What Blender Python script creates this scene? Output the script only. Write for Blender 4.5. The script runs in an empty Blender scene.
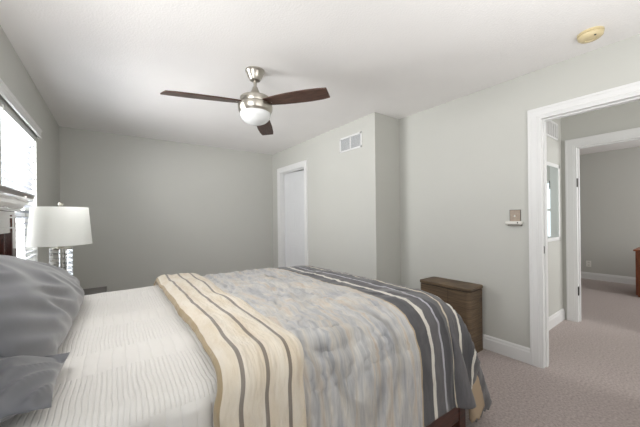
import bpy, bmesh, math, random
from mathutils import Vector, Matrix, noise
random.seed(7)
S = bpy.context.scene
COL = S.collection
PI = math.pi

# ------------------------------------------------------------------ camera
EYE = 1.24
cam_data = bpy.data.cameras.new('camera')
cam = bpy.data.objects.new('camera', cam_data)
COL.objects.link(cam)
cam_data.sensor_width = 36
cam_data.lens = 36 * 283.83 / 640
cam_data.shift_y = 4.92 / 640
cam_data.clip_start = 0.02
cam.matrix_world = (Matrix.Translation((0, 0, EYE)) @ Matrix.Rotation(-0.6277, 4, 'Z')
                    @ Matrix.Rotation(PI / 2, 4, 'X') @ Matrix.Rotation(-0.0119, 4, 'Z'))
S.camera = cam

# ------------------------------------------------------------------ sky, lights, exposure
world = bpy.data.worlds.new('sky')
S.world = world
world.use_nodes = True
bg = world.node_tree.nodes['Background']
bg.inputs['Color'].default_value = (0.86, 0.93, 1.0, 1)
bg.inputs['Strength'].default_value = 1.3

def area(name, loc, rot, sx, sy, power, color=(1, 1, 1)):
    d = bpy.data.lights.new(name, 'AREA')
    d.shape = 'RECTANGLE'
    d.size, d.size_y, d.energy, d.color = sx, sy, power, color
    o = bpy.data.objects.new(name, d)
    COL.objects.link(o)
    o.location, o.rotation_euler = loc, rot
    return o
# skylight entering from outside the window behind the lamp
area('daylight_far_window', (-0.95, 2.98, 1.75), (0, math.radians(-65), 0), 1.34, 0.94, 140)
# added soft fill lights out of view, standing in for a bounced flash
area('fill_left', (-0.46, 1.35, 1.75), (0, math.radians(-90), math.radians(35)), 0.8, 1.0, 16)  # added above the headboard to brighten the bump-out and right walls
area('fill_up', (1.2, -0.4, 1.3), (0, math.radians(180), 0), 1.4, 1.1, 18)
area('fill_right', (0.3, -0.6, 1.5), (0, math.radians(-135), 0), 0.9, 0.9, 9)
area('fill_rear', (0.9, -1.66, 1.5), (math.radians(90), 0, 0), 1.6, 1.3, 4)  # added fill in front of the solid rear wall, no window there
area('fill_hall', (3.65, -1.5, 1.6), (math.radians(90), 0, 0), 1.0, 1.4, 20)  # added fill to brighten the hall, no real source behind it
area('fill_second_room', (6.0, -1.35, 1.5), (math.radians(90), 0, 0), 1.6, 1.4, 28)  # added fill inside the second room, set away from its window

S.view_settings.view_transform = 'Standard'
S.view_settings.look = 'None'
S.view_settings.gamma = 1
S.view_settings.use_curve_mapping = False
S.view_settings.exposure = 0.47

# ------------------------------------------------------------------ helpers
def lin(c):
    r = []
    for v in c:
        v = v / 255
        r.append(v / 12.92 if v <= 0.04045 else ((v + 0.055) / 1.055) ** 2.4)
    return (r[0], r[1], r[2], 1)

def mat(name, color, rough=0.6, metal=0.0, bump=0.0, bump_scale=60, spec=0.5, var=0.0, var_scale=6,
        sheen=0.0, coat=0.0, stretch=(1, 1, 1), color2=None):
    m = bpy.data.materials.new(name)
    m.use_nodes = True
    nt = m.node_tree
    b = nt.nodes['Principled BSDF']
    c = lin(color)
    b.inputs['Base Color'].default_value = c
    b.inputs['Roughness'].default_value = rough
    b.inputs['Metallic'].default_value = metal
    b.inputs['Specular IOR Level'].default_value = spec
    b.inputs['Sheen Weight'].default_value = sheen
    b.inputs['Coat Weight'].default_value = coat
    tc = nt.nodes.new('ShaderNodeTexCoord')
    mp = nt.nodes.new('ShaderNodeMapping')
    mp.inputs['Scale'].default_value = stretch
    nt.links.new(tc.outputs['Object'], mp.inputs['Vector'])
    if color2 or var:
        n = nt.nodes.new('ShaderNodeTexNoise')
        n.inputs['Scale'].default_value = var_scale
        n.inputs['Detail'].default_value = 6
        nt.links.new(mp.outputs[0], n.inputs['Vector'])
        r = nt.nodes.new('ShaderNodeValToRGB')
        r.color_ramp.elements[0].position = 0.3
        r.color_ramp.elements[1].position = 0.7
        c2 = lin(color2) if color2 else tuple(x * (1 + var) for x in c[:3]) + (1,)
        c1 = c if color2 else tuple(x * (1 - var) for x in c[:3]) + (1,)
        r.color_ramp.elements[0].color = c1
        r.color_ramp.elements[1].color = c2
        nt.links.new(n.outputs['Fac'], r.inputs['Fac'])
        nt.links.new(r.outputs['Color'], b.inputs['Base Color'])
    if bump:
        n2 = nt.nodes.new('ShaderNodeTexNoise')
        n2.inputs['Scale'].default_value = bump_scale
        n2.inputs['Detail'].default_value = 4
        nt.links.new(mp.outputs[0], n2.inputs['Vector'])
        bm_ = nt.nodes.new('ShaderNodeBump')
        bm_.inputs['Strength'].default_value = bump
        bm_.inputs['Distance'].default_value = 0.01
        nt.links.new(n2.outputs['Fac'], bm_.inputs['Height'])
        nt.links.new(bm_.outputs[0], b.inputs['Normal'])
    return m

def lathe_pts(bm, pts, cx=0, cy=0, seg=40, cap=True):
    rings = []
    for r, z in pts:
        if r < 1e-6:
            rings.append([bm.verts.new((cx, cy, z))])
        else:
            rings.append([bm.verts.new((cx + r * math.cos(2 * PI * i / seg), cy + r * math.sin(2 * PI * i / seg), z)) for i in range(seg)])
    for a, b in zip(rings, rings[1:]):
        if len(a) == 1 and len(b) == 1:
            continue
        for i in range(seg):
            j = (i + 1) % seg
            if len(a) == 1:
                bm.faces.new((a[0], b[i], b[j]))
            elif len(b) == 1:
                bm.faces.new((a[i], b[0], a[j]))
            else:
                bm.faces.new((a[i], b[i], b[j], a[j]))
    if cap:
        for r in (rings[0], rings[-1]):
            if len(r) > 1:
                try:
                    bm.faces.new(r)
                except ValueError:
                    pass

def rrect(x0, y0, x1, y1, r, n=6):
    pts = []
    for cx, cy, a in ((x1 - r, y1 - r, 0), (x0 + r, y1 - r, 90), (x0 + r, y0 + r, 180), (x1 - r, y0 + r, 270)):
        for k in range(n + 1):
            t = math.radians(a + 90 * k / n)
            pts.append((cx + r * math.cos(t), cy + r * math.sin(t)))
    return pts

class MB:
    def __init__(self):
        self.bm = bmesh.new()
    def box(self, x0, y0, z0, x1, y1, z1, rot=None, about=None):
        g = bmesh.ops.create_cube(self.bm, size=1)
        vs = g['verts']
        M = Matrix.Translation(((x0 + x1) / 2, (y0 + y1) / 2, (z0 + z1) / 2)) @ Matrix.Diagonal((abs(x1 - x0), abs(y1 - y0), abs(z1 - z0), 1))
        if rot:
            c = Vector(about or ((x0 + x1) / 2, (y0 + y1) / 2, (z0 + z1) / 2))
            M = Matrix.Translation(c) @ rot @ Matrix.Translation(-c) @ M
        bmesh.ops.transform(self.bm, matrix=M, verts=vs)
        return self
    def lathe(self, pts, cx=0, cy=0, seg=40, cap=True):
        lathe_pts(self.bm, pts, cx, cy, seg, cap)
        return self
    def tube(self, pts, r, seg=8):
        prev = None
        pts = [Vector(p) for p in pts]
        for i, p in enumerate(pts):
            t = (pts[min(i + 1, len(pts) - 1)] - pts[max(i - 1, 0)]).normalized()
            u = t.orthogonal().normalized() if abs(t.z) < 0.99 else Vector((1, 0, 0))
            v = t.cross(u).normalized()
            ring = [self.bm.verts.new(p + r * (math.cos(2 * PI * k / seg) * u + math.sin(2 * PI * k / seg) * v)) for k in range(seg)]
            if prev:
                for k in range(seg):
                    self.bm.faces.new((prev[k], prev[(k + 1) % seg], ring[(k + 1) % seg], ring[k]))
            else:
                self.bm.faces.new(ring)
            prev = ring
        self.bm.faces.new(prev)
        return self
    def prism(self, pts, axis, a, b):
        """extrude a closed 2-D outline along an axis from a to b; pts are the other two coordinates in order"""
        def mk(p, t):
            return {'x': (t, p[0], p[1]), 'y': (p[0], t, p[1]), 'z': (p[0], p[1], t)}[axis]
        A = [self.bm.verts.new(mk(p, a)) for p in pts]
        B = [self.bm.verts.new(mk(p, b)) for p in pts]
        n = len(pts)
        for i in range(n):
            self.bm.faces.new((A[i], A[(i + 1) % n], B[(i + 1) % n], B[i]))
        self.bm.faces.new(A); self.bm.faces.new(B)
        return self
    def build(self, name, m, parent=None, bevel=0.0, seg=2, smooth=False, sub=0, world_loc=None):
        bmesh.ops.recalc_face_normals(self.bm, faces=self.bm.faces)
        me = bpy.data.meshes.new(name)
        self.bm.to_mesh(me)
        self.bm.free()
        me.materials.append(m)
        o = bpy.data.objects.new(name, me)
        COL.objects.link(o)
        if parent is not None:
            o.parent = parent
            # meshes are written in world coordinates: undo the chain of parents' offsets
            off = Vector((0, 0, 0)); p = parent
            while p is not None:
                off += Vector(p.location); p = p.parent
            me.transform(Matrix.Translation(-off))
        if smooth:
            for p in me.polygons:
                p.use_smooth = True
        if bevel:
            md = o.modifiers.new('bevel', 'BEVEL'); md.width = bevel; md.segments = seg
            md.limit_method = 'ANGLE'; md.angle_limit = math.radians(40)
        if sub:
            md = o.modifiers.new('sub', 'SUBSURF'); md.levels = sub; md.render_levels = sub
        if smooth:
            try:
                me.set_sharp_from_angle(angle=math.radians(38))
            except Exception:
                pass
        return o

def thing(name, label, cat, loc=(0, 0, 0), group=None):
    o = bpy.data.objects.new(name, None)
    o.empty_display_size = 0.1
    COL.objects.link(o)
    o.location = loc
    o['label'] = label; o['category'] = cat
    if group: o['group'] = group
    return o

def tag(o, label, cat, group=None, kind=None):
    o['label'] = label; o['category'] = cat
    if group: o['group'] = group
    if kind: o['kind'] = kind
    return o

def struct(o, label=None):
    o['kind'] = 'structure'
    if label: o['label'] = label
    return o

def at_origin(o, loc):
    """move an object's origin to loc while leaving its mesh in place"""
    o.data.transform(Matrix.Translation(-Vector(loc)))
    o.location = loc
    return o

# ------------------------------------------------------------------ materials
M_wall = mat('grey_wall_paint', (197, 197, 191), 0.55, bump=0.06, bump_scale=180, var=0.012, var_scale=2)
M_ceil = mat('ceiling_paint', (243, 241, 239), 0.8, bump=0.22, bump_scale=90, var=0.012, var_scale=3)
M_trim = mat('white_trim_paint', (228, 228, 227), 0.35)
M_door = mat('white_door_paint', (222, 223, 224), 0.4)
M_carpet = mat('carpet', (160, 145, 139), 0.95, bump=0.8, bump_scale=420, color2=(202, 188, 183), var_scale=70, spec=0.1, sheen=0.3)
M_nickel = mat('brushed_nickel', (186, 181, 172), 0.28, metal=1.0, bump=0.02, bump_scale=200, stretch=(1, 1, 12))
M_black = mat('dark_metal', (60, 58, 56), 0.4, metal=0.7)
M_walnut = mat('walnut_blade', (58, 41, 34), 0.35, color2=(92, 66, 54), var_scale=9, stretch=(2, 14, 14), spec=0.4)
M_mahog = mat('mahogany', (52, 22, 16), 0.22, color2=(88, 42, 30), var_scale=6, stretch=(1.5, 1.5, 1.5), coat=0.9, spec=0.6)
M_gloss = mat('polished_mahogany', (60, 30, 22), 0.05, color2=(84, 44, 32), var_scale=6, coat=1.0, spec=1.0)
M_rail = mat('mahogany_rail', (60, 28, 20), 0.3, color2=(98, 52, 38), var_scale=6, stretch=(1.5, 6, 12), coat=0.3)
M_espresso = mat('espresso_wood', (52, 47, 44), 0.35, color2=(72, 66, 62), var_scale=5, stretch=(1, 8, 8))
M_cherry = mat('cherry_wood', (112, 58, 30), 0.4, color2=(150, 84, 46), var_scale=5, stretch=(8, 8, 1.5))
M_opal = mat('opal_glass', (238, 240, 240), 0.12, coat=0.4)
M_plastic = mat('white_plastic', (232, 230, 224), 0.4)
M_beige = mat('aged_beige_plastic', (214, 198, 158), 0.45)
M_brass = mat('switch_plate_metal', (158, 142, 126), 0.4, metal=0.1, var=0.12, var_scale=60)

# ------------------------------------------------------------------ room shell
H = 2.432
XL, XR, XB = -0.545, 2.815, 2.39
YF, YR, YB = 4.783, 2.22, -1.75
XH, YH, X2 = 4.354, 1.052, 7.46
T = 0.12

def wall_x(name, x0, x1, ya, yb, holes, z1=H, label=None):
    """wall slab between x0..x1 running along Y with rectangular holes (y0,y1,z0,z1)"""
    m = MB()
    ys = sorted({ya, yb, *[h[0] for h in holes], *[h[1] for h in holes]})
    for a, b in zip(ys, ys[1:]):
        hs = [h for h in holes if h[0] <= a + 1e-6 and h[1] >= b - 1e-6]
        if not hs:
            m.box(x0, a, 0, x1, b, z1)
        for h in hs:
            if h[2] > 0.001: m.box(x0, a, 0, x1, b, h[2])
            if h[3] < z1: m.box(x0, a, h[3], x1, b, z1)
    return struct(m.build(name, M_wall), label)

WIN = (2.50, 3.46, 0.62, 1.985)          # far bedside window in the left wall
WIN2 = (-0.45, 0.66, 0.62, 2.02)        # near bedside window, outside the frame
struct(MB().box(XL - T, YB - T, -0.1, X2 + 0.3, YF + T, 0).build('floor', M_carpet), 'mauve beige carpet floor')
struct(MB().box(XL - T, YB - T, H, X2 + 0.3, YF + T, H + 0.1).build('ceiling', M_ceil), 'off white ceiling')
wall_x('wall_left', XL - T, XL, YB - T, YF + T, [WIN, WIN2], label='grey wall with the windows behind the bed')
struct(MB().box(XL, YF, 0, 3.6, YF + T, H).build('wall_far', M_wall), 'grey end wall')
struct(MB().box(XL, YB - T, 0, X2 + T, YB, H).build('wall_rear', M_wall))
CD = (3.683, 4.489, 2.062)              # closet doorway
wall_x('wall_closet', XB, XB + T, YR, YF, [(CD[0], CD[1], 0, CD[2])], label='grey wall of the closet bump-out')
struct(MB().box(XB + T, YR, 0, 3.6, YR + T, H).build('wall_return', M_wall), 'short grey return wall beside the bump-out')
struct(MB().box(3.6, YR, 0, 3.6 + T, YF + T, H).build('wall_closet_back', M_wall))
HD = (0.06, 0.822, 2.045)               # bedroom doorway
wall_x('wall_right', XR, XR + T, YB, YR, [(HD[0], HD[1], 0, HD[2])], label='light grey wall with the hall doorway')
struct(MB().box(XR + T, YH, 0, XH, YH + T, H).build('wall_hall', M_wall), 'narrow grey hall wall')
SD = (0.15, 0.93, 2.045)                # doorway into the second room
wall_x('wall_hall_end', XH, XH + T, YB, 3.0, [(SD[0], SD[1], 0, SD[2])], label='grey wall around the second doorway')
wall_x('wall_second_room', X2, X2 + T, YB, 3.0, [(-0.75, 0.28, 0.75, 1.98)], label='grey far wall of the second room')
struct(MB().box(XH + T, 3.0, 0, X2 + T, 3.0 + T, H).build('wall_second_side', M_wall))

# baseboards
def base_prof(d=1):
    return [(0, 0), (0.016 * d, 0), (0.016 * d, 0.095), (0.011 * d, 0.108), (0.011 * d, 0.118), (0.005 * d, 0.13), (0, 0.13)]
def base_y(name, x, d, ya, yb):
    return struct(MB().prism([(x + p[0] * d, p[1]) for p in base_prof()], 'y', ya, yb).build(name, M_trim))
def base_x(name, y, d, xa, xb):
    return struct(MB().prism([(y + p[0] * d, p[1]) for p in base_prof()], 'x', xa, xb).build(name, M_trim))
base_y('baseboard_left', XL, 1, YB, YF)
base_x('baseboard_far', YF, -1, XL, XB)
base_y('baseboard_closet_near', XB, -1, YR - 0.015, CD[0] - 0.07)
base_y('baseboard_closet_far', XB, -1, CD[1] + 0.07, YF)
base_x('baseboard_return', YR, -1, XB, XR)
base_y('baseboard_right', XR, -1, HD[1] + 0.073, YR)
base_y('baseboard_right_near', XR, -1, YB, HD[0] - 0.073)
base_x('baseboard_hall', YH, -1, XR + T, XH)
base_y('baseboard_second_room', X2, -1, YB, 3.0)

# door casings: profiled frame on one wall face plus jamb lining
def casing_x(name, xface, d, y0, y1, ztop, w=0.073, jamb_to=None, label=None):
    """casing on the wall face x=xface (d = outward side), opening y0..y1, 0..ztop"""
    m = MB()
    for (a, b, th) in ((0, w, 0.011), (0.012, w - 0.012, 0.016), (w - 0.02, w - 0.002, 0.02)):
        xf0, xf1 = sorted((xface, xface + d * th))
        # mitred U outline as one extruded face, so the corner has no overlapping pieces
        m.prism([(y0 - b, 0), (y0 - a, 0), (y0 - a, ztop + a), (y1 + a, ztop + a), (y1 + a, 0), (y1 + b, 0), (y1 + b, ztop + b), (y0 - b, ztop + b)], 'x', xf0, xf1)
    if jamb_to is not None:
        xa, xb = sorted((xface - d * 0.0, jamb_to))
        U = lambda t: [(y0, 0), (y0 + t, 0), (y0 + t, ztop - t), (y1 - t, ztop - t), (y1 - t, 0), (y1, 0), (y1, ztop), (y0, ztop)]
        m.prism(U(0.016), 'x', xa - 0.006, xb + 0.006)
        xm = (xa + xb) / 2                      # door stop
        m.prism(U(0.027), 'x', xm - 0.02, xm + 0.015)
    return struct(m.build(name, M_trim), label)
casing_x('trim_1', XR, -1, *HD, jamb_to=XR + T, label='white casing of the bedroom doorway')
casing_x('trim_2', XR + T, 1, *HD)
t3 = casing_x('trim_3', XH, -1, *SD, w=0.085, jamb_to=XH + T, label='white casing of the second doorway')
casing_x('trim_4', XH + T, 1, *SD)
t5 = casing_x('trim_5', XB, -1, *CD, jamb_to=XB + T, label='white casing of the closet door')

# strike plate on the bedroom jamb, hinges on the second one
MB().box(XR + 0.03, HD[1] - 0.0185, 0.93, XR + 0.062, HD[1] - 0.0155, 0.99).build('strike_plate', M_black, bpy.data.objects['trim_1'])
for z in (0.36, 1.62):
    h = MB().box(XH + 0.004, SD[1] - 0.0195, z - 0.05, XH + 0.036, SD[1] - 0.0155, z + 0.05)
    h.tube([(XH - 0.002, SD[1] - 0.02, z - 0.05), (XH - 0.002, SD[1] - 0.02, z + 0.05)], 0.006)
    h.build('hinge', M_black, t3)

# ------------------------------------------------------------------ closet door leaf (hinged at the far jamb, slightly ajar inwards)
hx, hy = XB + 0.075, CD[1] - 0.018
dl = thing('door_1', 'white panelled closet door standing slightly ajar', 'door')
del dl['category']; dl['kind'] = 'structure'
W = CD[1] - CD[0] - 0.036
leaf = MB()
leaf.box(0, -W, 0.012, 0.035, 0, CD[2] - 0.02)
for (z0, z1) in ((0.22, 0.80), (0.98, 1.50), (1.62, 1.90)):
    for (y0, y1) in ((-W + 0.11, -W / 2 - 0.045), (-W / 2 + 0.045, -0.11)):
        leaf.box(-0.004, y0, z0, 0.0, y1, z0 + 0.012); leaf.box(-0.004, y0, z1 - 0.012, 0.0, y1, z1)
        leaf.box(-0.004, y0, z0, 0.0, y0 + 0.012, z1); leaf.box(-0.004, y1 - 0.012, z0, 0.0, y1, z1)
        leaf.box(-0.006, y0 + 0.04, z0 + 0.04, 0.0, y1 - 0.04, z1 - 0.04)
lo = leaf.build('door_leaf', M_door, dl, bevel=0.002, seg=1)
kn = MB().lathe([(0.0, -0.065), (0.018, -0.062), (0.027, -0.048), (0.022, -0.034), (0.009, -0.028), (0.009, -0.006), (0.028, -0.004), (0.028, 0.0)])
ko = kn.build('door_knob', M_nickel, lo, smooth=True)
ko.rotation_euler = (0, PI / 2, 0); ko.location = (0, -W + 0.07, 0.95)
for z in (0.3, 1.05, 1.8):
    MB().tube([(-0.006, 0.004, z - 0.05), (-0.006, 0.004, z + 0.05)], 0.007).build('hinge', M_black, lo)
dl.location = (hx, hy, 0); dl.rotation_euler = (0, 0, math.radians(9))

# ------------------------------------------------------------------ windows and blinds
M_glass = bpy.data.materials.new('window_glass'); M_glass.use_nodes = True
g = M_glass.node_tree; g.nodes.clear()
go = g.nodes.new('ShaderNodeOutputMaterial'); tr = g.nodes.new('ShaderNodeBsdfTransparent'); gl = g.nodes.new('ShaderNodeBsdfGlossy')
gl.inputs['Roughness'].default_value = 0.02
mx = g.nodes.new('ShaderNodeMixShader'); mx.inputs[0].default_value = 0.06
g.links.new(tr.outputs[0], mx.inputs[1]); g.links.new(gl.outputs[0], mx.inputs[2]); g.links.new(mx.outputs[0], go.inputs[0])

def translucent(name, color, mixf, rough=0.5):
    m = bpy.data.materials.new(name); m.use_nodes = True
    nt = m.node_tree; nt.nodes.clear()
    out = nt.nodes.new('ShaderNodeOutputMaterial')
    d = nt.nodes.new('ShaderNodeBsdfPrincipled'); d.inputs['Base Color'].default_value = lin(color); d.inputs['Roughness'].default_value = rough
    t = nt.nodes.new('ShaderNodeBsdfTranslucent'); t.inputs['Color'].default_value = lin(color)
    x = nt.nodes.new('ShaderNodeMixShader'); x.inputs[0].default_value = mixf
    nt.links.new(d.outputs[0], x.inputs[1]); nt.links.new(t.outputs[0], x.inputs[2]); nt.links.new(x.outputs[0], out.inputs[0])
    return m
M_slat = translucent('blind_slat', (150, 153, 158), 0.02, 0.5)
M_shade = translucent('linen_shade', (246, 246, 243), 0.62, 0.8)

def window(name, xin, d, w, label):
    """window in a wall whose room face is xin; d=+1 when the room lies on the +x side. w = y0,y1,z0,z1"""
    y0, y1, z0, z1 = w
    e = bpy.data.objects.new(name, None); COL.objects.link(e); e.location = (xin, (y0 + y1) / 2, z0)
    e['kind'] = 'structure'; e['label'] = label
    f = MB()
    xa, xb = sorted((xin - d * 0.118, xin - d * 0.07))
    fw = 0.045; zm = (z0 + z1) / 2
    f.box(xa, y0, z0, xb, y0 + fw, z1); f.box(xa, y1 - fw, z0, xb, y1, z1)
    f.box(xa, y0, z0, xb, y1, z0 + fw); f.box(xa, y0, z1 - fw, xb, y1, z1)
    f.box(xa, y0, zm - 0.025, xb, y1, zm + 0.025)
    f.build('window_frame', M_trim, e, bevel=0.003, seg=1)
    g = MB().box((xa + xb) / 2 - 0.002, y0 + fw, z0 + fw, (xa + xb) / 2 + 0.002, y1 - fw, zm - 0.025)
    g.box((xa + xb) / 2 - 0.002, y0 + fw, zm + 0.025, (xa + xb) / 2 + 0.002, y1 - fw, z1 - fw)
    g.build('pane', M_glass, e)
    s = MB()
    xs0, xs1 = sorted((xin - d * 0.07, xin + d * 0.03))
    s.box(xs0, y0 - 0.03, z0 - 0.02, xs1, y1 + 0.03, z0)
    s.build('window_sill', M_trim, e, bevel=0.004)
    return e
window('window_1', XL, 1, WIN, 'bright window behind the table lamp')
window('window_2', XL, 1, WIN2, 'bedside window nearer the doorway')
window('window_3', X2, -1, (-0.75, 0.28, 0.75, 1.98), 'window of the second room')

def blind(w, xin, label):
    y0, y1, z0, z1 = w
    t = thing('window_blind', label, 'blind', (xin, (y0 + y1) / 2, z0), 'white window blinds')
    xc = xin - 0.03
    n = int((z1 - z0 - 0.09) / 0.047)
    m = MB()
    for i in range(n):
        z = z1 - 0.10 - i * 0.047
        m.box(xc - 0.025, y0 + 0.006, z - 0.0014, xc + 0.025, y1 - 0.006, z + 0.0014, rot=Matrix.Rotation(math.radians(-14), 4, 'Y'))
    so = m.build('slats', M_slat, t)
    c = MB()
    for f in (0.12, 0.5, 0.88):
        y = y0 + (y1 - y0) * f
        c.tube([(xc + 0.027, y, z0 + 0.03), (xc + 0.027, y, z1 - 0.05)], 0.0012, 5)
        c.tube([(xc - 0.027, y, z0 + 0.03), (xc - 0.027, y, z1 - 0.05)], 0.0012, 5)
    c.build('ladder_cord', M_plastic, t)
    MB().box(xc - 0.025, y0 + 0.006, z0 + 0.012, xc + 0.025, y1 - 0.006, z0 + 0.03).build('bottom_rail', M_trim, t, bevel=0.003)
    v = MB()
    zt = z1 + 0.068; p_ = 0.030
    v.prism([(xin + p_ - 0.014, zt), (xin + p_ + 0.004, zt), (xin + p_ + 0.004, zt - 0.010), (xin + p_ - 0.003, zt - 0.016), (xin + p_ - 0.003, zt - 0.056), (xin + p_, zt - 0.062), (xin + p_, zt - 0.070), (xin + p_ - 0.014, zt - 0.070)], 'y', y0 - 0.25, y1 + 0.045)
    v.box(xin, y0 - 0.25, zt - 0.070, xin + p_ - 0.012, y0 - 0.238, zt)
    v.box(xin, y1 + 0.033, zt - 0.070, xin + p_ - 0.012, y1 + 0.045, zt)
    v.build('valance', M_trim, t)
    MB().box(xin - 0.06, y0 + 0.004, z1 - 0.045, xin - 0.005, y1 - 0.004, z1 - 0.002).build('head_rail', M_trim, t)
    MB().tube([(xin - 0.002, y0 + 0.06, zt - 0.09), (xin - 0.002, y0 + 0.06, zt - 0.75)], 0.003, 6).build('tilt_wand', M_plastic, t)
    return t
blind(WIN, XL, 'white slatted blind with valance behind the table lamp')

# ------------------------------------------------------------------ air vents
def grille(name, along, fixed, a0, a1, z0, z1, out, label, cols=2, vertical=False, back=(120, 122, 124)):
    """fixed = wall face coordinate, out = outward sign"""
    def bx(m, a, b, c, d, t0, t1):
        lo, hi = sorted((fixed + out * t0, fixed + out * t1))
        if along == 'y': m.box(lo, a, c, hi, b, d)
        else: m.box(a, lo, c, b, hi, d)
    loc = (fixed, (a0 + a1) / 2, z0) if along == 'y' else ((a0 + a1) / 2, fixed, z0)
    t = thing(name, label, 'vent', loc)
    m = MB()
    fw = 0.022
    bx(m, a0, a1, z0, z0 + fw, 0, 0.008); bx(m, a0, a1, z1 - fw, z1, 0, 0.008)
    bx(m, a0, a0 + fw, z0, z1, 0, 0.008); bx(m, a1 - fw, a1, z0, z1, 0, 0.008)
    for k in range(1, cols):
        c = a0 + (a1 - a0) * k / cols
        bx(m, c - 0.008, c + 0.008, z0, z1, 0, 0.008)
    m.build('frame', M_trim, t, bevel=0.0015, seg=1)
    m = MB()
    if vertical:
        n = int((a1 - a0) / 0.06)
        for k in range(n):
            c = a0 + (a1 - a0) * (k + 0.5) / n
            bx(m, c - 0.013, c + 0.013, z0 + fw, z1 - fw, 0.001, 0.012)
    else:
        n = int((z1 - z0) / 0.013)
        for k in range(n):
            c = z0 + (z1 - z0) * (k + 0.5) / n
            bx(m, a0 + fw, a1 - fw, c - 0.0035, c + 0.0035, 0.001, 0.006)
    m.build('slats', mat('vent_slats', (205, 207, 208) if not vertical else (228, 228, 227), 0.5), t)
    m = MB(); bx(m, a0 + 0.01, a1 - 0.01, z0 + 0.01, z1 - 0.01, 0, 0.001)
    m.build('backing', mat('vent_backing', back, 0.7), t)
    return t
grille('air_return_vent', 'y', XB, 2.425, 2.832, 2.082, 2.268, -1, 'white two-section air return grille high on the bump-out wall')
grille('transom_grille', 'x', YH, 3.30, 4.22, 2.115, 2.31, -1, 'white barred transom grille above the hall mirror', cols=1, vertical=True, back=(130, 128, 124))

# ------------------------------------------------------------------ ceiling fan
FX, FY, FZ = 0.929, 2.147, 2.172
fan = thing('ceiling_fan', 'brushed nickel ceiling fan with three dark walnut blades', 'ceiling fan', (FX, FY, H))
MB().lathe([(0.0, H), (0.076, H), (0.076, H - 0.012), (0.070, H - 0.018), (0.058, H - 0.05), (0.040, H - 0.078), (0.018, H - 0.083), (0.0, H - 0.083)], FX, FY).build('canopy', M_nickel, fan, smooth=True)
MB().lathe([(0.0, H - 0.08), (0.0125, H - 0.08), (0.0125, 2.25), (0, 2.25)], FX, FY, 20).build('downrod', M_nickel, fan, smooth=True)
MB().lathe([(0.0, 2.30), (0.020, 2.30), (0.024, 2.285), (0.034, 2.262), (0.050, 2.235), (0.060, 2.218), (0.114, 2.214), (0.119, 2.208), (0.119, 2.168), (0.116, 2.164), (0.130, 2.158), (0.136, 2.152), (0.136, 2.118), (0.133, 2.114), (0.133, 2.108), (0.130, 2.104), (0.122, 2.088), (0.0, 2.088)], FX, FY, 56).build('motor_housing', M_nickel, fan, smooth=True)
bowl = [(0.121, 2.092)] + [(0.121 * math.cos(a) ** 0.8, 2.088 - 0.086 * math.sin(a)) for a in [k * PI / 2 / 12 for k in range(12)]] + [(0.0, 2.002)]
MB().lathe(bowl, FX, FY, 56).build('light_bowl', M_opal, fan, smooth=True)
def blade_outline():
    pts = []
    top = [(0.100, 0.040), (0.16, 0.052), (0.25, 0.063), (0.36, 0.070), (0.48, 0.073), (0.58, 0.069), (0.645, 0.058)]
    bot = [(0.668, -0.052), (0.60, -0.062), (0.48, -0.068), (0.36, -0.066), (0.25, -0.060), (0.16, -0.050), (0.100, -0.040)]
    return top + bot
for deg in (175.6, 295.6, 55.6):
    b = MB()
    b.prism(blade_outline(), 'z', -0.005, 0.005)
    o = b.build('blade', M_walnut, bevel=0.002)
    o.parent = fan
    o.matrix_parent_inverse = Matrix.Identity(4)
    o.location = (0, 0, FZ - H)
    # droop slightly outward, pitch about its own length, then swing to its bearing
    o.rotation_euler = (Matrix.Rotation(math.radians(deg), 4, 'Z') @ Matrix.Rotation(math.radians(5.0), 4, 'Y') @ Matrix.Rotation(math.radians(-10), 4, 'X')).to_euler()
    br = MB(); br.box(0.085, -0.022, 0.003, 0.17, 0.022, 0.009); br.tube([(0.13, 0, 0.0), (0.13, 0, -0.0065)], 0.006); br.tube([(0.155, 0.012, 0.0), (0.155, 0.012, -0.0065)], 0.005)
    bo = br.build('blade_bracket', M_nickel, None)
    bo.parent = o

# smoke detector
sd = thing('smoke_detector', 'round beige smoke detector on the ceiling', 'smoke detector', (2.53, 0.455, H))
MB().lathe([(0, H), (0.066, H), (0.066, H - 0.010), (0.062, H - 0.012), (0.0, H - 0.012)], 2.53, 0.455).build('base', M_beige, sd, smooth=True)
MB().lathe([(0, H - 0.010), (0.060, H - 0.012), (0.064, H - 0.018), (0.062, H - 0.030), (0.052, H - 0.040), (0.030, H - 0.043), (0.028, H - 0.039), (0.012, H - 0.040), (0, H - 0.044)], 2.53, 0.455).build('cover', M_beige, sd, smooth=True)
MB().lathe([(0, H - 0.040), (0.006, H - 0.041), (0.005, H - 0.045), (0, H - 0.046)], 2.49, 0.425, 12).build('test_button', M_black, sd)

# light switch with remote holder
sw = thing('light_switch', 'small metal switch plate on the wall beside the doorway', 'light switch', (XR, 0.995, 1.23))
MB().box(XR - 0.006, 0.958, 1.185, XR, 1.036, 1.292).build('plate', M_brass, sw, bevel=0.002)
MB().box(XR - 0.004, 0.955, 1.182, XR, 1.039, 1.295).build('plate_edge', M_black, sw)
MB().box(XR - 0.017, 0.992, 1.233, XR - 0.006, 1.002, 1.250).build('toggle', M_plastic, sw, bevel=0.001)
rc = thing('remote_control', 'slim white remote in a wall holder under the metal switch plate', 'remote control', (XR, 1.0, 1.16))
MB().box(XR - 0.030, 0.938, 1.168, XR - 0.0075, 1.068, 1.196).build('body', M_plastic, rc, bevel=0.009, seg=4)
MB().box(XR - 0.026, 0.945, 1.155, XR - 0.0005, 1.050, 1.1675).build('holder', mat('holder_grey', (140, 136, 128), 0.5), rc, bevel=0.004)
MB().box(XR - 0.032, 0.967, 1.177, XR - 0.0295, 0.974, 1.190).build('button', M_black, rc)

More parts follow.
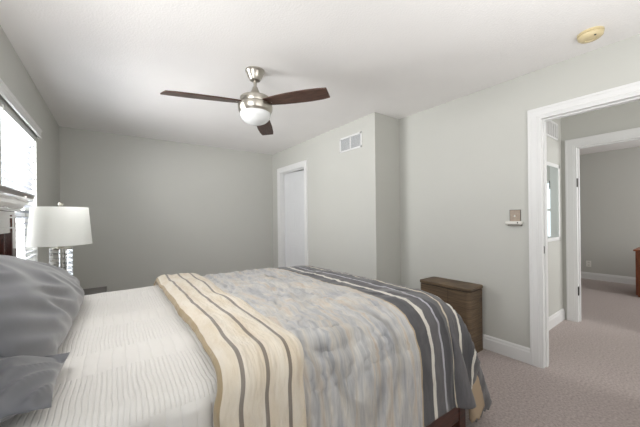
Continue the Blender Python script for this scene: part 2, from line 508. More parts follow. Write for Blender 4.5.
# ------------------------------------------------------------------ hall: mirror, second room things
mir = thing('wall_mirror', 'white framed mirror hanging on the narrow hall wall', 'mirror', (3.9, YH, 0.95))
m = MB()
a0, a1, z0, z1, fw = 3.50, 4.20, 0.955, 1.825, 0.04
m.box(a0, YH - 0.022, z0, a1, YH - 0.002, z0 + fw); m.box(a0, YH - 0.022, z1 - fw, a1, YH - 0.002, z1)
m.box(a0, YH - 0.022, z0, a0 + fw, YH - 0.002, z1); m.box(a1 - fw, YH - 0.022, z0, a1, YH - 0.002, z1)
m.build('frame', M_trim, mir, bevel=0.004)
MB().box(a0 + 0.03, YH - 0.014, z0 + 0.03, a1 - 0.03, YH - 0.010, z1 - 0.03).build('mirror_glass', mat('mirror_silver', (222, 232, 230), 0.03, metal=1.0), mir)
MB().box(a0 + 0.02, YH - 0.009, z0 + 0.02, a1 - 0.02, YH, z1 - 0.02).build('backing', M_black, mir)

out = thing('wall_outlet', 'white duplex outlet low on the far room wall', 'outlet', (X2, 1.405, 0.3))
MB().box(X2 - 0.006, 1.368, 0.24, X2, 1.440, 0.355).build('plate', M_plastic, out, bevel=0.002)
for z in (0.272, 0.322):
    MB().box(X2 - 0.008, 1.389, z - 0.014, X2 - 0.0055, 1.419, z + 0.014).build('socket', mat('socket_white', (210, 208, 202), 0.4), out, bevel=0.001)

dr = thing('dresser', 'cherry wood dresser standing in the far room', 'dresser', (6.7, 0.45, 0))
MB().box(6.35, -0.51, 0.03, 6.87, 0.675, 0.69).build('body', M_cherry, dr, bevel=0.004)
MB().box(6.33, -0.53, 0.69, 6.89, 0.695, 0.715).build('top', M_cherry, dr, bevel=0.004)
MB().box(6.37, -0.49, 0.0, 6.85, 0.655, 0.03).build('plinth', M_cherry, dr)
for k in range(3):
    z = 0.06 + k * 0.207
    d_ = MB().box(6.335, -0.48, z, 6.35, 0.645, z + 0.195).build('drawer', M_cherry, dr, bevel=0.003)
    for y in (-0.2, 0.3):
        MB().tube([(6.335, y, z + 0.09), (6.315, y, z + 0.09)], 0.012, 12).build('knob', M_black, d_)

# ------------------------------------------------------------------ laundry hamper by the right wall
M_hamp = mat('woven_brown', (70, 56, 42), 0.55, color2=(118, 97, 72), var_scale=5, stretch=(1, 1, 22), bump=0.5, bump_scale=12)
hp = thing('laundry_hamper', 'brown wooden laundry hamper with a lid against the wall', 'hamper', (2.66, 1.5, 0))
MB().prism(rrect(2.525, 1.255, 2.795, 1.765, 0.04), 'z', 0.0, 0.565).build('body', M_hamp, hp, smooth=True)
MB().prism(rrect(2.533, 1.263, 2.789, 1.757, 0.035), 'z', 0.565, 0.574).build('lid_gap', mat('shadow_gap_wood', (40, 32, 26), 0.7), hp)
MB().prism(rrect(2.520, 1.250, 2.797, 1.770, 0.04), 'z', 0.574, 0.600).build('lid', M_hamp, hp, bevel=0.004, smooth=True)
MB().box(2.5225, 1.452, 0.01, 2.526, 1.456, 0.56).build('seam', mat('seam_wood', (70, 54, 40), 0.7), hp)

# ------------------------------------------------------------------ nightstand and lamp
NX0, NX1, NY0, NY1, NZ = -0.525, -0.055, 2.52, 3.02, 0.685
ns = thing('nightstand', 'dark wood nightstand beyond the bed under the lamp', 'nightstand', (-0.29, 2.77, 0))
MB().box(NX0, NY0, NZ - 0.03, NX1, NY1, NZ).build('top', M_espresso, ns, bevel=0.003)
MB().box(NX0 + 0.01, NY0 + 0.015, 0.12, NX1 - 0.02, NY1 - 0.015, NZ - 0.03).build('body', M_espresso, ns)
for z0_ in (0.15, 0.41):
    d_ = MB().box(NX1 - 0.02, NY0 + 0.03, z0_, NX1 - 0.004, NY1 - 0.03, z0_ + 0.235).build('drawer', M_espresso, ns, bevel=0.003)
    MB().tube([(NX1 - 0.004, 2.77, z0_ + 0.12), (NX1 + 0.02, 2.77, z0_ + 0.12)], 0.012, 12).build('knob', M_nickel, d_)
for x, y in ((NX0 + 0.04, NY0 + 0.04), (NX1 - 0.05, NY0 + 0.04), (NX0 + 0.04, NY1 - 0.04), (NX1 - 0.05, NY1 - 0.04)):
    MB().box(x - 0.02, y - 0.02, 0, x + 0.02, y + 0.02, 0.12).build('leg', M_espresso, ns)

M_acr = bpy.data.materials.new('clear_glass'); M_acr.use_nodes = True
pb = M_acr.node_tree.nodes['Principled BSDF']
pb.inputs['Base Color'].default_value = (0.97, 0.98, 0.98, 1); pb.inputs['Roughness'].default_value = 0.02
pb.inputs['Transmission Weight'].default_value = 1.0; pb.inputs['IOR'].default_value = 1.42
LX, LY = -0.300, 2.66
lamp = thing('table_lamp', 'table lamp with white drum shade and clear glass column', 'table lamp', (LX, LY, NZ))
MB().lathe([(0, NZ), (0.068, NZ), (0.068, NZ + 0.018), (0.062, NZ + 0.022), (0, NZ + 0.022)], LX, LY).build('base', M_nickel, lamp, smooth=True)
MB().lathe([(0.009, NZ + 0.022), (0.058, NZ + 0.022), *[(r_, NZ + 0.03 + 0.0335 * k_ + dz_) for k_ in range(10) for r_, dz_ in ((0.0575, 0.0), (0.0615, 0.003), (0.0615, 0.028), (0.0575, 0.031))], (0.058, 1.05), (0.009, 1.05), (0.009, NZ + 0.022)], LX, LY, 48, cap=False).build('glass_column', M_acr, lamp, smooth=True)
MB().lathe([(0, NZ + 0.022), (0.0065, NZ + 0.022), (0.0065, 1.05), (0, 1.05)], LX, LY, 16).build('rod', M_nickel, lamp, smooth=True)
MB().lathe([(0, 1.05), (0.060, 1.05), (0.060, 1.058), (0.02, 1.064), (0.012, 1.08), (0.012, 1.12), (0.018, 1.125), (0.018, 1.17), (0, 1.17)], LX, LY).build('neck', M_nickel, lamp, smooth=True)
MB().lathe([(0, 1.17), (0.014, 1.17), (0.03, 1.21), (0.03, 1.235), (0.016, 1.262), (0, 1.268)], LX, LY, 24).build('bulb', M_opal, lamp, smooth=True)
sh = MB()
sh.lathe([(0.171, 1.078), (0.151, 1.338), (0.1495, 1.338), (0.1695, 1.078), (0.171, 1.078)], LX, LY, 64, cap=False)
sho = sh.build('lamp_shade', M_shade, lamp, smooth=True)
hb = MB()
for k in range(3):
    a = 2 * PI * k / 3
    hb.tube([(LX, LY, 1.335), (LX + 0.15 * math.cos(a), LY + 0.15 * math.sin(a), 1.333)], 0.002, 6)
for s in (-1, 1):
    hb.tube([(LX + s * 0.015, LY, 1.15), (LX + s * 0.045, LY, 1.20), (LX + s * 0.045, LY, 1.27), (LX, LY, 1.335)], 0.002, 6)
hb.build('harp', M_nickel, lamp)
MB().lathe([(0, 1.335), (0.005, 1.335), (0.005, 1.345), (0.012, 1.352), (0.014, 1.362), (0.009, 1.372), (0, 1.374)], LX, LY, 24).build('finial', M_nickel, lamp, smooth=True)

# ------------------------------------------------------------------ bed
BY0, BY1, BX0, BX1 = 0.85, 2.36, -0.44, 1.60     # mattress
bed = thing('bed', 'queen bed with dark mahogany headboard and side rails', 'bed', (0.6, 1.6, 0))
HX = XL + 0.012
hbp = MB()
hbp.box(HX, 0.85, 0.25, HX + 0.03, 2.32, 1.18)
hbo = hbp.build('headboard', M_gloss, bed)
for y in (0.80, 2.28):
    MB().box(HX, y, 0.0, HX + 0.075, y + 0.085, 1.28).build('post', M_mahog, hbo, bevel=0.004)
    MB().box(HX + 0.03, y + (0.085 if y < 1 else -0.05), 0.25, HX + 0.055, y + (0.135 if y < 1 else 0.0), 1.18).build('stile', M_mahog, hbo, bevel=0.003)
m = MB(); m.box(HX, 0.80, 1.18, HX + 0.07, 2.365, 1.30)
m.build('top_rail', M_mahog, hbo, bevel=0.003)
m = MB()
for a, b in ((0.86, 1.58), (1.61, 2.335)):
    m.box(HX + 0.07, a, 1.205, HX + 0.076, b, 1.213); m.box(HX + 0.07, a, 1.262, HX + 0.076, b, 1.27)
    m.box(HX + 0.07, a, 1.205, HX + 0.076, a + 0.008, 1.27); m.box(HX + 0.07, b - 0.008, 1.205, HX + 0.076, b, 1.27)
m.build('moulding', M_mahog, hbo)
cr = MB()
cr.prism([(HX, 1.30), (HX + 0.082, 1.30), (HX + 0.086, 1.312), (HX + 0.096, 1.318), (HX + 0.104, 1.340), (HX + 0.118, 1.352), (HX + 0.122, 1.366), (HX + 0.140, 1.372), (HX + 0.145, 1.392), (HX + 0.140, 1.400), (HX, 1.400)], 'y', 0.765, 2.40)
cr.build('crown', M_mahog, hbo, bevel=0.002)
for y in (BY0 - 0.015, BY1 - 0.01):
    MB().box(BX0 - 0.05, y, 0.10, BX1 - 0.03, y + 0.025, 0.34).build('side_rail', M_rail, bed, bevel=0.004)
for y in (BY0 - 0.02, BY1 - 0.035):
    MB().box(BX1 - 0.055, y, 0.0, BX1 + 0.015, y + 0.07, 0.40).build('post', M_rail, bed, bevel=0.006)
MB().box(BX1 - 0.03, BY0 + 0.05, 0.10, BX1 - 0.005, BY1 - 0.035, 0.40).build('footboard', M_rail, bed, bevel=0.004)
M_white = mat('white_ticking', (225, 223, 218), 0.9)
mt = MB().box(BX0, BY0 + 0.014, 0.30, BX1, BY1 - 0.012, 0.74)
mto = tag(mt.build('mattress', M_white, bevel=0.05, seg=5), 'thick white mattress lying in the bed frame under the quilt', 'mattress')

# drape path over the bed cross-section (Y,Z) with outward normal
def drape(y0, y1, ztop, r, zbot, flare=0.0, n_top=40, n_c=8, n_s=14):
    P = []
    for k in range(n_s):                    # near side, bottom to top
        f = k / n_s
        z = zbot + (ztop - r - zbot) * f
        P.append((y0 - flare * (1 - f) ** 1.0, z, -1, 0))
    for k in range(n_c + 1):
        a = PI - (PI / 2) * k / n_c
        P.append((y0 + r + r * math.cos(a), ztop - r + r * math.sin(a), math.cos(a), math.sin(a)))
    for k in range(1, n_top):
        f = k / n_top
        P.append((y0 + r + (y1 - y0 - 2 * r) * f, ztop, 0, 1))
    for k in range(n_c + 1):
        a = PI / 2 - (PI / 2) * k / n_c
        P.append((y1 - r + r * math.cos(a), ztop - r + r * math.sin(a), math.cos(a), math.sin(a)))
    for k in range(1, n_s + 1):
        f = k / n_s
        z = (ztop - r) + (zbot - ztop + r) * f
        P.append((y1 + flare * f, z, 1, 0))
    return P

# white quilt
def rib(x, y):
    row = math.floor((y + 0.02 * math.sin(3 * x)) / 0.30)
    sp = (0.013, 0.036, 0.013, 0.020)[row % 4] if False else 0.014
    return 0
path = drape(BY0 - 0.012, BY1 + 0.03, 0.762, 0.05, 0.36, 0.03, n_top=70)
qm = bmesh.new(); uvl = qm.loops.layers.uv.new('UVMap')
NXQ = 120; grid = []
arc = [0]
for a, b in zip(path, path[1:]):
    arc.append(arc[-1] + math.hypot(b[0] - a[0], b[1] - a[1]))
for i in range(NXQ + 1):
    x = -0.42 + (0.47 + 0.42) * i / NXQ
    row = []
    for (y, z, ny, nz), s in zip(path, arc):
        h = 0.010 * noise.noise((x * 3.1, s * 3.1, 2.0)) + 0.004 * noise.noise((x * 11, s * 9, 5.0))
        if nz < 0.3: h += 0.012 * noise.noise((x * 9, s * 1.0, 9.0))
        row.append(qm.verts.new((x, y + ny * h, z + nz * h)))
    grid.append(row)
for i in range(NXQ):
    for j in range(len(path) - 1):
        f = qm.faces.new((grid[i][j], grid[i + 1][j], grid[i + 1][j + 1], grid[i][j + 1]))
        f.smooth = True
        for lp, (ii, jj) in zip(f.loops, ((i, j), (i + 1, j), (i + 1, j + 1), (i, j + 1))):
            lp[uvl].uv = (-0.42 + 0.89 * ii / NXQ, arc[jj])
M_quilt = bpy.data.materials.new('white_quilt'); M_quilt.use_nodes = True
def quilt_nodes(m):
    nt = m.node_tree; N = nt.nodes; L = nt.links
    b = N['Principled BSDF']; b.inputs['Roughness'].default_value = 0.9; b.inputs['Sheen Weight'].default_value = 0.15
    b.inputs['Base Color'].default_value = lin((226, 223, 218))
    uv = N.new('ShaderNodeUVMap'); uv.uv_map = 'UVMap'
    sep = N.new('ShaderNodeSeparateXYZ'); L.new(uv.outputs[0], sep.inputs[0])
    nz = N.new('ShaderNodeTexNoise'); nz.inputs['Scale'].default_value = 5; L.new(uv.outputs[0], nz.inputs['Vector'])
    def mth(op, a, b_=None, c=None):
        n = N.new('ShaderNodeMath'); n.operation = op
        for k, v in enumerate((a, b_, c)):
            if v is None: continue
            if isinstance(v, (int, float)): n.inputs[k].default_value = v
            else: L.new(v, n.inputs[k])
        return n.outputs[0]
    x = mth('MULTIPLY_ADD', nz.outputs['Fac'], 0.02, sep.outputs[0])
    def ribs(sp):
        f = mth('FRACT', mth('DIVIDE', x, sp))
        d = mth('ABSOLUTE', mth('SUBTRACT', f, 0.5))          # 0 centre .. .5 seam
        return mth('SUBTRACT', 1.0, mth('POWER', mth('MULTIPLY', d, 2.0), 4.0))
    fine, wide = ribs(0.0125), ribs(0.0375)
    row = mth('FRACT', mth('DIVIDE', mth('ADD', sep.outputs[1], 0.08), 0.46))
    sel = mth('GREATER_THAN', row, 0.62)
    mixh = N.new('ShaderNodeMix'); mixh.data_type = 'FLOAT'
    L.new(sel, mixh.inputs[0]); L.new(fine, mixh.inputs[2]); L.new(wide, mixh.inputs[3])
    pn = N.new('ShaderNodeTexNoise'); pn.inputs['Scale'].default_value = 30; L.new(uv.outputs[0], pn.inputs['Vector'])
    hh = mth('MULTIPLY_ADD', pn.outputs['Fac'], 0.9, mixh.outputs[0])
    bp = N.new('ShaderNodeBump'); bp.inputs['Strength'].default_value = 0.62; bp.inputs['Distance'].default_value = 0.003
    L.new(hh, bp.inputs['Height']); L.new(bp.outputs[0], b.inputs['Normal'])
quilt_nodes(M_quilt)
me = bpy.data.meshes.new('quilt'); qm.to_mesh(me); qm.free(); me.materials.append(M_quilt)
quilt = bpy.data.objects.new('quilt', me); COL.objects.link(quilt)
sol = quilt.modifiers.new('thick', 'SOLIDIFY'); sol.thickness = 0.008; sol.offset = 1
tag(quilt, 'white ribbed quilt spread over the head half of the bed', 'quilt')

# ---- patterned comforter: simulated cloth draped over the foot of the bed
CX0, CX1, CY0, CY1 = 0.36, 2.12, 0.43, 2.93
def simulate():
    cb = bmesh.new()
    def ring(x1, y0, y1, z, r):
        return [cb.verts.new((x, y, z)) for x, y in rrect(-0.3, y0, x1, y1, r, 8)]
    rr = [ring(1.84, 0.80, 2.44, 0.05, 0.10), ring(1.80, 0.80, 2.43, 0.25, 0.12), ring(1.72, 0.815, 2.42, 0.45, 0.13), ring(1.65, 0.835, 2.40, 0.60, 0.13),
          ring(1.60, 0.86, 2.375, 0.69, 0.13), ring(1.55, 0.90, 2.34, 0.742, 0.12), ring(1.48, 0.95, 2.29, 0.766, 0.10), ring(1.38, 1.02, 2.22, 0.776, 0.08)]
    for a, b in zip(rr, rr[1:]):
        for k in range(len(a)):
            cb.faces.new((a[k], a[(k + 1) % len(a)], b[(k + 1) % len(a)], b[k]))
    cb.faces.new(rr[-1]); cb.faces.new(rr[0][::-1])
    cm = MB(); cm.bm = cb
    col = cm.build('drape_form', M_white)
    flo = MB().box(-1, -1, -0.1, 4, 5, 0.0).build('drape_floor', M_white)
    for o in (col, flo):
        o.modifiers.new('collision', 'COLLISION')
        o.collision.thickness_outer = 0.006
        o.collision.cloth_friction = 25
    nx, ny = 84, 112
    bm = bmesh.new(); uvl = bm.loops.layers.uv.new('UVMap')
    V = []
    for i in range(nx + 1):
        r = []
        for j in range(ny + 1):
            x = CX0 + (CX1 - CX0) * i / nx; y = CY0 + (CY1 - CY0) * j / ny
            z = 0.80 + 0.012 * noise.noise((x * 4, y * 4, 1.3)) + 0.006 * noise.noise((x * 11, y * 11, 4.3))
            r.append(bm.verts.new((x, y, z)))
        V.append(r)
    def cut(i, j):                          # rounded corners of the cloth
        x = CX0 + (CX1 - CX0) * (i + .5) / nx; y = CY0 + (CY1 - CY0) * (j + .5) / ny
        rc = 0.40
        dx = x - (CX1 - rc); dy = max((CY0 + rc) - y, y - (CY1 - rc))
        return dx > 0 and dy > 0 and dx * dx + dy * dy > rc * rc
    for i in range(nx):
        for j in range(ny):
            if cut(i, j): continue
            f = bm.faces.new((V[i][j], V[i + 1][j], V[i + 1][j + 1], V[i][j + 1])); f.smooth = True
            for lp in f.loops:
                lp[uvl].uv = (lp.vert.co.x, lp.vert.co.y)
    for i in range(nx + 1):                 # vertex indices of the kept part, in grid order
        for j in range(ny + 1):
            if not V[i][j].link_faces: bm.verts.remove(V[i][j])
    me = bpy.data.meshes.new('sheet'); bm.to_mesh(me); bm.free()
    o = bpy.data.objects.new('sheet', me); COL.objects.link(o)
    pin = o.vertex_groups.new(name='pin')
    idx = [i * (ny + 1) + j for i in range(0, 5) for j in range(ny + 1)
           if BY0 + 0.05 < CY0 + (CY1 - CY0) * j / ny < BY1 - 0.05]
    pin.add(idx, 1.0, 'REPLACE')
    c = o.modifiers.new('cloth', 'CLOTH')
    s = c.settings
    s.quality = 6; s.mass = 0.4; s.air_damping = 2.0
    s.tension_stiffness = 12; s.compression_stiffness = 12; s.shear_stiffness = 4; s.bending_stiffness = 2.5
    s.tension_damping = 8; s.compression_damping = 8; s.bending_damping = 1.0
    s.vertex_group_mass = 'pin'
    s.shrink_min = -0.02
    c.collision_settings.collision_quality = 3
    c.collision_settings.distance_min = 0.006
    c.collision_settings.use_self_collision = False
    c.point_cache.frame_start = 1; c.point_cache.frame_end = 70
    S.frame_start, S.frame_end = 1, 70
    for f in range(1, 56):
        S.frame_set(f)
    dg = bpy.context.evaluated_depsgraph_get()
    res = bpy.data.meshes.new_from_object(o.evaluated_get(dg))
    for q in (o, col, flo):
        bpy.data.objects.remove(q, do_unlink=True)
    S.frame_set(1)
    return res
cloth_me = simulate()

M_duvet = bpy.data.materials.new('comforter_print'); M_duvet.use_nodes = True
def duvet_nodes(m):
    nt = m.node_tree; N = nt.nodes; L = nt.links
    b = N['Principled BSDF']; b.inputs['Roughness'].default_value = 0.75; b.inputs['Sheen Weight'].default_value = 0.2
    uv = N.new('ShaderNodeUVMap'); uv.uv_map = 'UVMap'
    sep = N.new('ShaderNodeSeparateXYZ'); L.new(uv.outputs[0], sep.inputs[0])
    def noise_(scale, sx, sy, detail=4):
        mp = N.new('ShaderNodeMapping'); mp.inputs['Scale'].default_value = (sx, sy, 1); L.new(uv.outputs[0], mp.inputs['Vector'])
        n = N.new('ShaderNodeTexNoise'); n.inputs['Scale'].default_value = scale; n.inputs['Detail'].default_value = detail
        L.new(mp.outputs[0], n.inputs['Vector']); return n.outputs['Fac']
    def ramp(fac, stops, const=False):
        r = N.new('ShaderNodeValToRGB'); L.new(fac, r.inputs['Fac'])
        if const: r.color_ramp.interpolation = 'CONSTANT'
        el = r.color_ramp.elements
        while len(el) < len(stops): el.new(0.5)
        for e, (p, c) in zip(el, stops):
            e.position = p; e.color = c
        return r.outputs['Color']
    # watery plaid: blue grey ground with beige warp streaks
    streak = ramp(noise_(15, 2.2, 0.20, 8), [(0.36, lin((134, 138, 148))), (0.47, lin((182, 182, 184))), (0.55, lin((202, 196, 186))), (0.68, lin((200, 172, 138)))])
    patch = ramp(noise_(7, 1.0, 1.2, 6), [(0.35, lin((190, 189, 190))), (0.6, lin((212, 209, 203)))])
    mx = N.new('ShaderNodeMix'); mx.data_type = 'RGBA'; mx.inputs[0].default_value = 0.5
    L.new(streak, mx.inputs[6]); L.new(patch, mx.inputs[7])
    # charcoal end with stripes, positions in metres across the cloth
    wob = noise_(5, 1, 1, 3)
    a = N.new('ShaderNodeMath'); a.operation = 'MULTIPLY_ADD'; L.new(wob, a.inputs[0]); a.inputs[1].default_value = 0.025; L.new(sep.outputs[0], a.inputs[2])
    a2 = N.new('ShaderNodeMath'); a2.operation = 'MULTIPLY_ADD'; L.new(a.outputs[0], a2.inputs[0]); a2.inputs[1].default_value = 1 / 1.3; a2.inputs[2].default_value = -1.0 / 1.3
    P = lambda x: (x + 0.008 - 1.0) / 1.3
    dk, dk2 = lin((84, 83, 86)), lin((98, 96, 98)); wh = lin((226, 222, 212)); lv = lin((182, 181, 188)); tan = lin((186, 168, 142))
    stops = [(0.0, wh), (P(1.128), tan), (P(1.137), dk), (P(1.220), wh), (P(1.242), dk2), (P(1.316), lv), (P(1.332), dk), (P(1.410), lin((216, 206, 186))), (P(1.427), dk2),
             (P(1.508), wh), (P(1.530), dk), (P(1.625), wh), (P(1.638), dk2), (P(2.18), wh)]
    st = ramp(a2.outputs[0], stops, True)
    thr = N.new('ShaderNodeMath'); thr.operation = 'GREATER_THAN'; L.new(a2.outputs[0], thr.inputs[0]); thr.inputs[1].default_value = P(1.128)
    mo = N.new('ShaderNodeMix'); mo.data_type = 'RGBA'; L.new(thr.outputs[0], mo.inputs[0]); L.new(mx.outputs[2], mo.inputs[6]); L.new(st, mo.inputs[7])
    # slub weave
    sl = ramp(noise_(60, 3.0, 0.35, 3), [(0.3, (0.78, 0.78, 0.78, 1)), (0.62, (1, 1, 1, 1))])
    ml = N.new('ShaderNodeMix'); ml.data_type = 'RGBA'; ml.blend_type = 'MULTIPLY'; ml.inputs[0].default_value = 0.8
    L.new(mo.outputs[2], ml.inputs[6]); L.new(sl, ml.inputs[7]); L.new(ml.outputs[2], b.inputs['Base Color'])
    bp = N.new('ShaderNodeBump'); bp.inputs['Strength'].default_value = 1.0; bp.inputs['Distance'].default_value = 0.07
    mpc = N.new('ShaderNodeMapping'); mpc.inputs['Rotation'].default_value = (0, 0, 0.5); mpc.inputs['Scale'].default_value = (1.5, 0.7, 1); L.new(uv.outputs[0], mpc.inputs['Vector'])
    cr_ = N.new('ShaderNodeTexNoise'); cr_.noise_type = 'RIDGED_MULTIFRACTAL'; cr_.inputs['Scale'].default_value = 3.6; cr_.inputs['Detail'].default_value = 3
    cr_.inputs['Roughness'].default_value = 0.45; cr_.inputs['Distortion'].default_value = 0.9; L.new(mpc.outputs[0], cr_.inputs['Vector'])
    L.new(cr_.outputs['Fac'], bp.inputs['Height']); L.new(bp.outputs[0], b.inputs['Normal'])
duvet_nodes(M_duvet)
M_lining = mat('tan_lining', (172, 152, 128), 0.85)
cloth_me.name = 'comforter'
cloth_me.materials.clear(); cloth_me.materials.append(M_duvet); cloth_me.materials.append(M_lining)
for p in cloth_me.polygons: p.use_smooth = True; p.material_index = 0
# puffiness: push the middle of the fill outward with soft creases
cloth_me.update()
_b = bmesh.new(); _b.from_mesh(cloth_me)
bmesh.ops.subdivide_edges(_b, edges=_b.edges[:], cuts=1, use_grid_fill=True)
_b.to_mesh(cloth_me); _b.free(); cloth_me.update()
for p in cloth_me.polygons: p.use_smooth = True
nrm = [v.normal.copy() for v in cloth_me.vertices]
flip = 1 if nrm[len(nrm) // 2].z > 0 else -1
for v, n in zip(cloth_me.vertices, nrm):
    c = v.co
    q = Vector((c.x * 4.5, c.y * 4.5, c.z * 4.5))
    top = min(1, max(0, (c.z - 0.62) / 0.14))
    wp = Vector((noise.noise(q + Vector((5, 1, 2))), noise.noise(q + Vector((1, 7, 3))), 0)) * 1.1
    rg = 1 - abs(noise.noise(q * 1.0 + wp)) * 3.6
    rg2 = 1 - abs(noise.noise(Vector((c.x * 11 + 0.35 * wp.x, c.y * 5 * top, c.z * 1.6 + 3)))) * 4.0      # folds hanging down the side
    rg3 = 1 - abs(noise.noise(Vector((c.x * 9 + c.y * 5, c.y * 8 - c.x * 6, 1.0)) + wp)) * 4.5              # crumples on top
    calm = 1.0 if c.x < 1.08 else 0.3
    w = noise.noise(q) * 0.012 + (max(0, rg) ** 1.5 * 0.014 * top + max(0, rg2) ** 1.5 * 0.010 * (1 - 0.7 * top) + max(0, rg3) ** 1.5 * 0.010 * top) * calm - 0.006
    if c.x < 0.54: w = w * 0.2 - 0.028 * min(1, (0.54 - c.x) / 0.06) * (1 if c.z > 0.74 else 0.3)
    v.co = c + n * flip * (w + 0.004)
comf = bpy.data.objects.new('comforter', cloth_me); COL.objects.link(comf)
so = comf.modifiers.new('fill', 'SOLIDIFY'); so.thickness = 0.022; so.offset = 1 * flip; so.material_offset = 1; so.material_offset_rim = 0
tag(comf, 'puffy grey and beige comforter with charcoal striped foot end', 'comforter')

# cream folded-back band of the comforter
M_cream = bpy.data.materials.new('cream_band'); M_cream.use_nodes = True
def cream_nodes(m):
    nt = m.node_tree; N = nt.nodes; L = nt.links
    b = N['Principled BSDF']; b.inputs['Roughness'].default_value = 0.85; b.inputs['Sheen Weight'].default_value = 0.2
    uv = N.new('ShaderNodeUVMap'); uv.uv_map = 'UVMap'
    sep = N.new('ShaderNodeSeparateXYZ'); L.new(uv.outputs[0], sep.inputs[0])
    r = N.new('ShaderNodeValToRGB'); r.color_ramp.interpolation = 'CONSTANT'; L.new(sep.outputs[0], r.inputs['Fac'])
    g_, c_ = lin((140, 132, 124)), lin((226, 217, 202))
    st = [(0, lin((176, 158, 128))), (0.045, c_), (0.20, g_), (0.245, c_), (0.47, g_), (0.515, c_), (0.73, g_), (0.77, c_)]
    el = r.color_ramp.elements
    while len(el) < len(st): el.new(0.5)
    for e, (p, c) in zip(el, st): e.position = p; e.color = c
    n = N.new('ShaderNodeTexNoise'); n.inputs['Scale'].default_value = 5; n.inputs['Detail'].default_value = 6; L.new(uv.outputs[0], n.inputs['Vector'])
    r2 = N.new('ShaderNodeValToRGB'); L.new(n.outputs['Fac'], r2.inputs['Fac'])
    r2.color_ramp.elements[0].position = 0.35; r2.color_ramp.elements[0].color = (0.9, 0.85, 0.77, 1)
    r2.color_ramp.elements[1].position = 0.6; r2.color_ramp.elements[1].color = (1, 1, 1, 1)
    ml = N.new('ShaderNodeMix'); ml.data_type = 'RGBA'; ml.blend_type = 'MULTIPLY'; ml.inputs[0].default_value = 1
    L.new(r.outputs['Color'], ml.inputs[6]); L.new(r2.outputs['Color'], ml.inputs[7]); L.new(ml.outputs[2], b.inputs['Base Color'])
    bp = N.new('ShaderNodeBump'); bp.inputs['Strength'].default_value = 0.7; bp.inputs['Distance'].default_value = 0.018
    n3 = N.new('ShaderNodeTexNoise'); n3.inputs['Scale'].default_value = 14; L.new(uv.outputs[0], n3.inputs['Vector'])
    L.new(n3.outputs['Fac'], bp.inputs['Height']); L.new(bp.outputs[0], b.inputs['Normal'])
cream_nodes(M_cream)
path = drape(BY0 - 0.045, BY1 + 0.055, 0.806, 0.075, 0.30, 0.035, n_top=60, n_s=20)
arc = [0]
for a, b in zip(path, path[1:]):
    arc.append(arc[-1] + math.hypot(b[0] - a[0], b[1] - a[1]))
bmb = bmesh.new(); uvl = bmb.loops.layers.uv.new('UVMap')
XA, XBd, NB = 0.235, 0.535, 26
rows = []
for (y, z, ny, nz), s in zip(path, arc):
    ring = []
    # top surface from fold edge (left) to right edge, then bottom back
    side = max(0, 1 - nz)
    wobL = 0.016 * noise.noise((s * 3.0, 0, 7.0)) + 0.006 * noise.noise((s * 12, 0, 1.0)); wobR = 0.014 * noise.noise((s * 3.4, 3, 2.0))
    for k in range(NB + 1):
        f = k / NB
        x = XA + wobL + (XBd - XA + wobR - wobL) * f
        h = 0.034 * (max(0.0, 1 - (1 - f) ** 6)) ** 0.5 * (1 - f ** 7) ** 0.5 if 0 < f < 1 else 0
        h += (0.010 * noise.noise((x * 6, s * 4.0, 1.0)) + 0.006 * noise.noise((x * 16, s * 7, 3.0))) * (1 if 0 < f < 1 else 0)
        x -= 0.05 * math.sin(PI * 0.5) * side * 0.5
        if f < 0.5: h += 0.030 * math.sqrt(max(0, 1 - ((f - 0.16) / 0.16) ** 2)) * 0.35 if abs(f - 0.16) < 0.16 else 0
        ring.append(((x, y + ny * h, z + nz * h), f))
    for k in range(NB - 1, 0, -1):
        f = k / NB
        x = XA + wobL + (XBd - XA + wobR - wobL) * f - 0.025 * side
        h = -0.022 if x < 0.37 else -0.004
        h *= math.sin(PI * min(1, f * 6) / 2) if f < 1 / 6 else 1
        ring.append(((x, y + ny * h, z + nz * h), 1.0 if f > 0.06 else 0.0))
    rows.append([(bmb.verts.new(p), u) for p, u in ring])
n = len(rows[0])
for i in range(len(rows) - 1):
    for k in range(n):
        q = (rows[i][k], rows[i][(k + 1) % n], rows[i + 1][(k + 1) % n], rows[i + 1][k])
        f = bmb.faces.new([v for v, _ in q]); f.smooth = True
        for lp, (v, u), s in zip(f.loops, q, (arc[i], arc[i], arc[i + 1], arc[i + 1])):
            lp[uvl].uv = (u, s)
for r_ in (rows[0], rows[-1]):
    bmb.faces.new([v for v, _ in r_])
bmesh.ops.recalc_face_normals(bmb, faces=bmb.faces)
me = bpy.data.meshes.new('folded_band'); bmb.to_mesh(me); bmb.free(); me.materials.append(M_cream)
band = bpy.data.objects.new('folded_band', me); COL.objects.link(band); band.parent = comf
band['label'] = 'cream folded-back band with three grey stripes'
sb = band.modifiers.new('soft', 'SUBSURF'); sb.levels = 1; sb.render_levels = 1

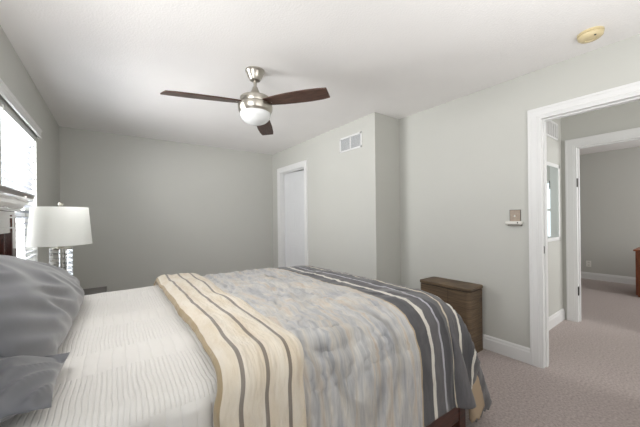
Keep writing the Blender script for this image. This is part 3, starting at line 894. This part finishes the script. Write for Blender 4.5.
# ------------------------------------------------------------------ pillows
def pillow(name, w, h, th, loc, rot, label, seedz, power=2.6, wr=0.012, slump=0.0):
    """w along local x, h along local y, puffed along local z, corners drawn out"""
    bm = bmesh.new()
    n, m_ = 64, 44
    def P(i, j, side):
        u, v = -1 + 2 * i / n, -1 + 2 * j / m_
        pinch = 0.10
        x = u * w / 2 * (1 - pinch * (1 - abs(u) ** 2) * 0 - pinch * (v * v) * (1 - abs(u)) * 0.0 - 0.07 * (1 - v * v) * abs(u) ** 6 * 0.6)
        y = v * h / 2 * (1 - 0.09 * (1 - u * u) * abs(v) ** 6 * 0.6)
        y = -h / 2 + (y + h / 2) * (1 - slump * (max(0, (u + 0.6) / 1.6) ** 1.35))
        t = (max(0, (1 - abs(u) ** power)) ** 0.62) * (max(0, (1 - abs(v) ** power)) ** 0.62)
        z = side * th / 2 * t
        d = math.hypot(abs(u) - 1, abs(v) - 1)
        wrk = noise.noise((x * 3 + seedz, y * 9, side)) * wr * 0.8 + abs(noise.noise((x * 3.0 - seedz, y * 15 + x * 7, 3 + side))) * -wr * 2.2
        z += side * wrk * min(1, t * 3)
        return (x, y, z)
    top = [[bm.verts.new(P(i, j, 1)) for j in range(m_ + 1)] for i in range(n + 1)]
    bot = [[top[i][j] if i in (0, n) or j in (0, m_) else bm.verts.new(P(i, j, -1)) for j in range(m_ + 1)] for i in range(n + 1)]
    for i in range(n):
        for j in range(m_):
            bm.faces.new((top[i][j], top[i + 1][j], top[i + 1][j + 1], top[i][j + 1]))
            bm.faces.new((bot[i][j], bot[i][j + 1], bot[i + 1][j + 1], bot[i + 1][j]))
    bmesh.ops.recalc_face_normals(bm, faces=bm.faces)
    me = bpy.data.meshes.new(name); bm.to_mesh(me); bm.free()
    for p in me.polygons: p.use_smooth = True
    me.materials.append(M_satin)
    o = bpy.data.objects.new(name, me); COL.objects.link(o)
    o.location = loc; o.rotation_euler = rot
    sb = o.modifiers.new('soft', 'SUBSURF'); sb.levels = 1; sb.render_levels = 1
    return tag(o, label, 'pillow', 'grey satin pillows')
M_satin = mat('grey_satin', (104, 105, 110), 0.36, sheen=0.3, bump=0.05, bump_scale=25, spec=0.5)
def prot(lean, yawz, roll=0):
    # local x -> world Y (bed width), local y -> up the lean, local z -> facing the foot
    B = Matrix(((0, 0, 1), (1, 0, 0), (0, 1, 0))).to_4x4()
    return (Matrix.Rotation(yawz, 4, 'Z') @ Matrix.Rotation(-lean, 4, 'Y') @ Matrix.Rotation(roll, 4, 'X') @ B).to_euler()
pillow('pillow', 1.24, 0.46, 0.21, (-0.290, 1.69, 0.955), prot(math.radians(32), 0), 'large grey satin pillow leaning on the headboard', 1.0, slump=0.60, wr=0.018)
pillow('pillow', 0.34, 0.37, 0.13, (-0.300, 1.05, 0.838), prot(math.radians(84), 0), 'small rumpled grey satin pillow lying flat under the large one', 5.0, wr=0.025, slump=0.12)
bpy.context.view_layer.update()
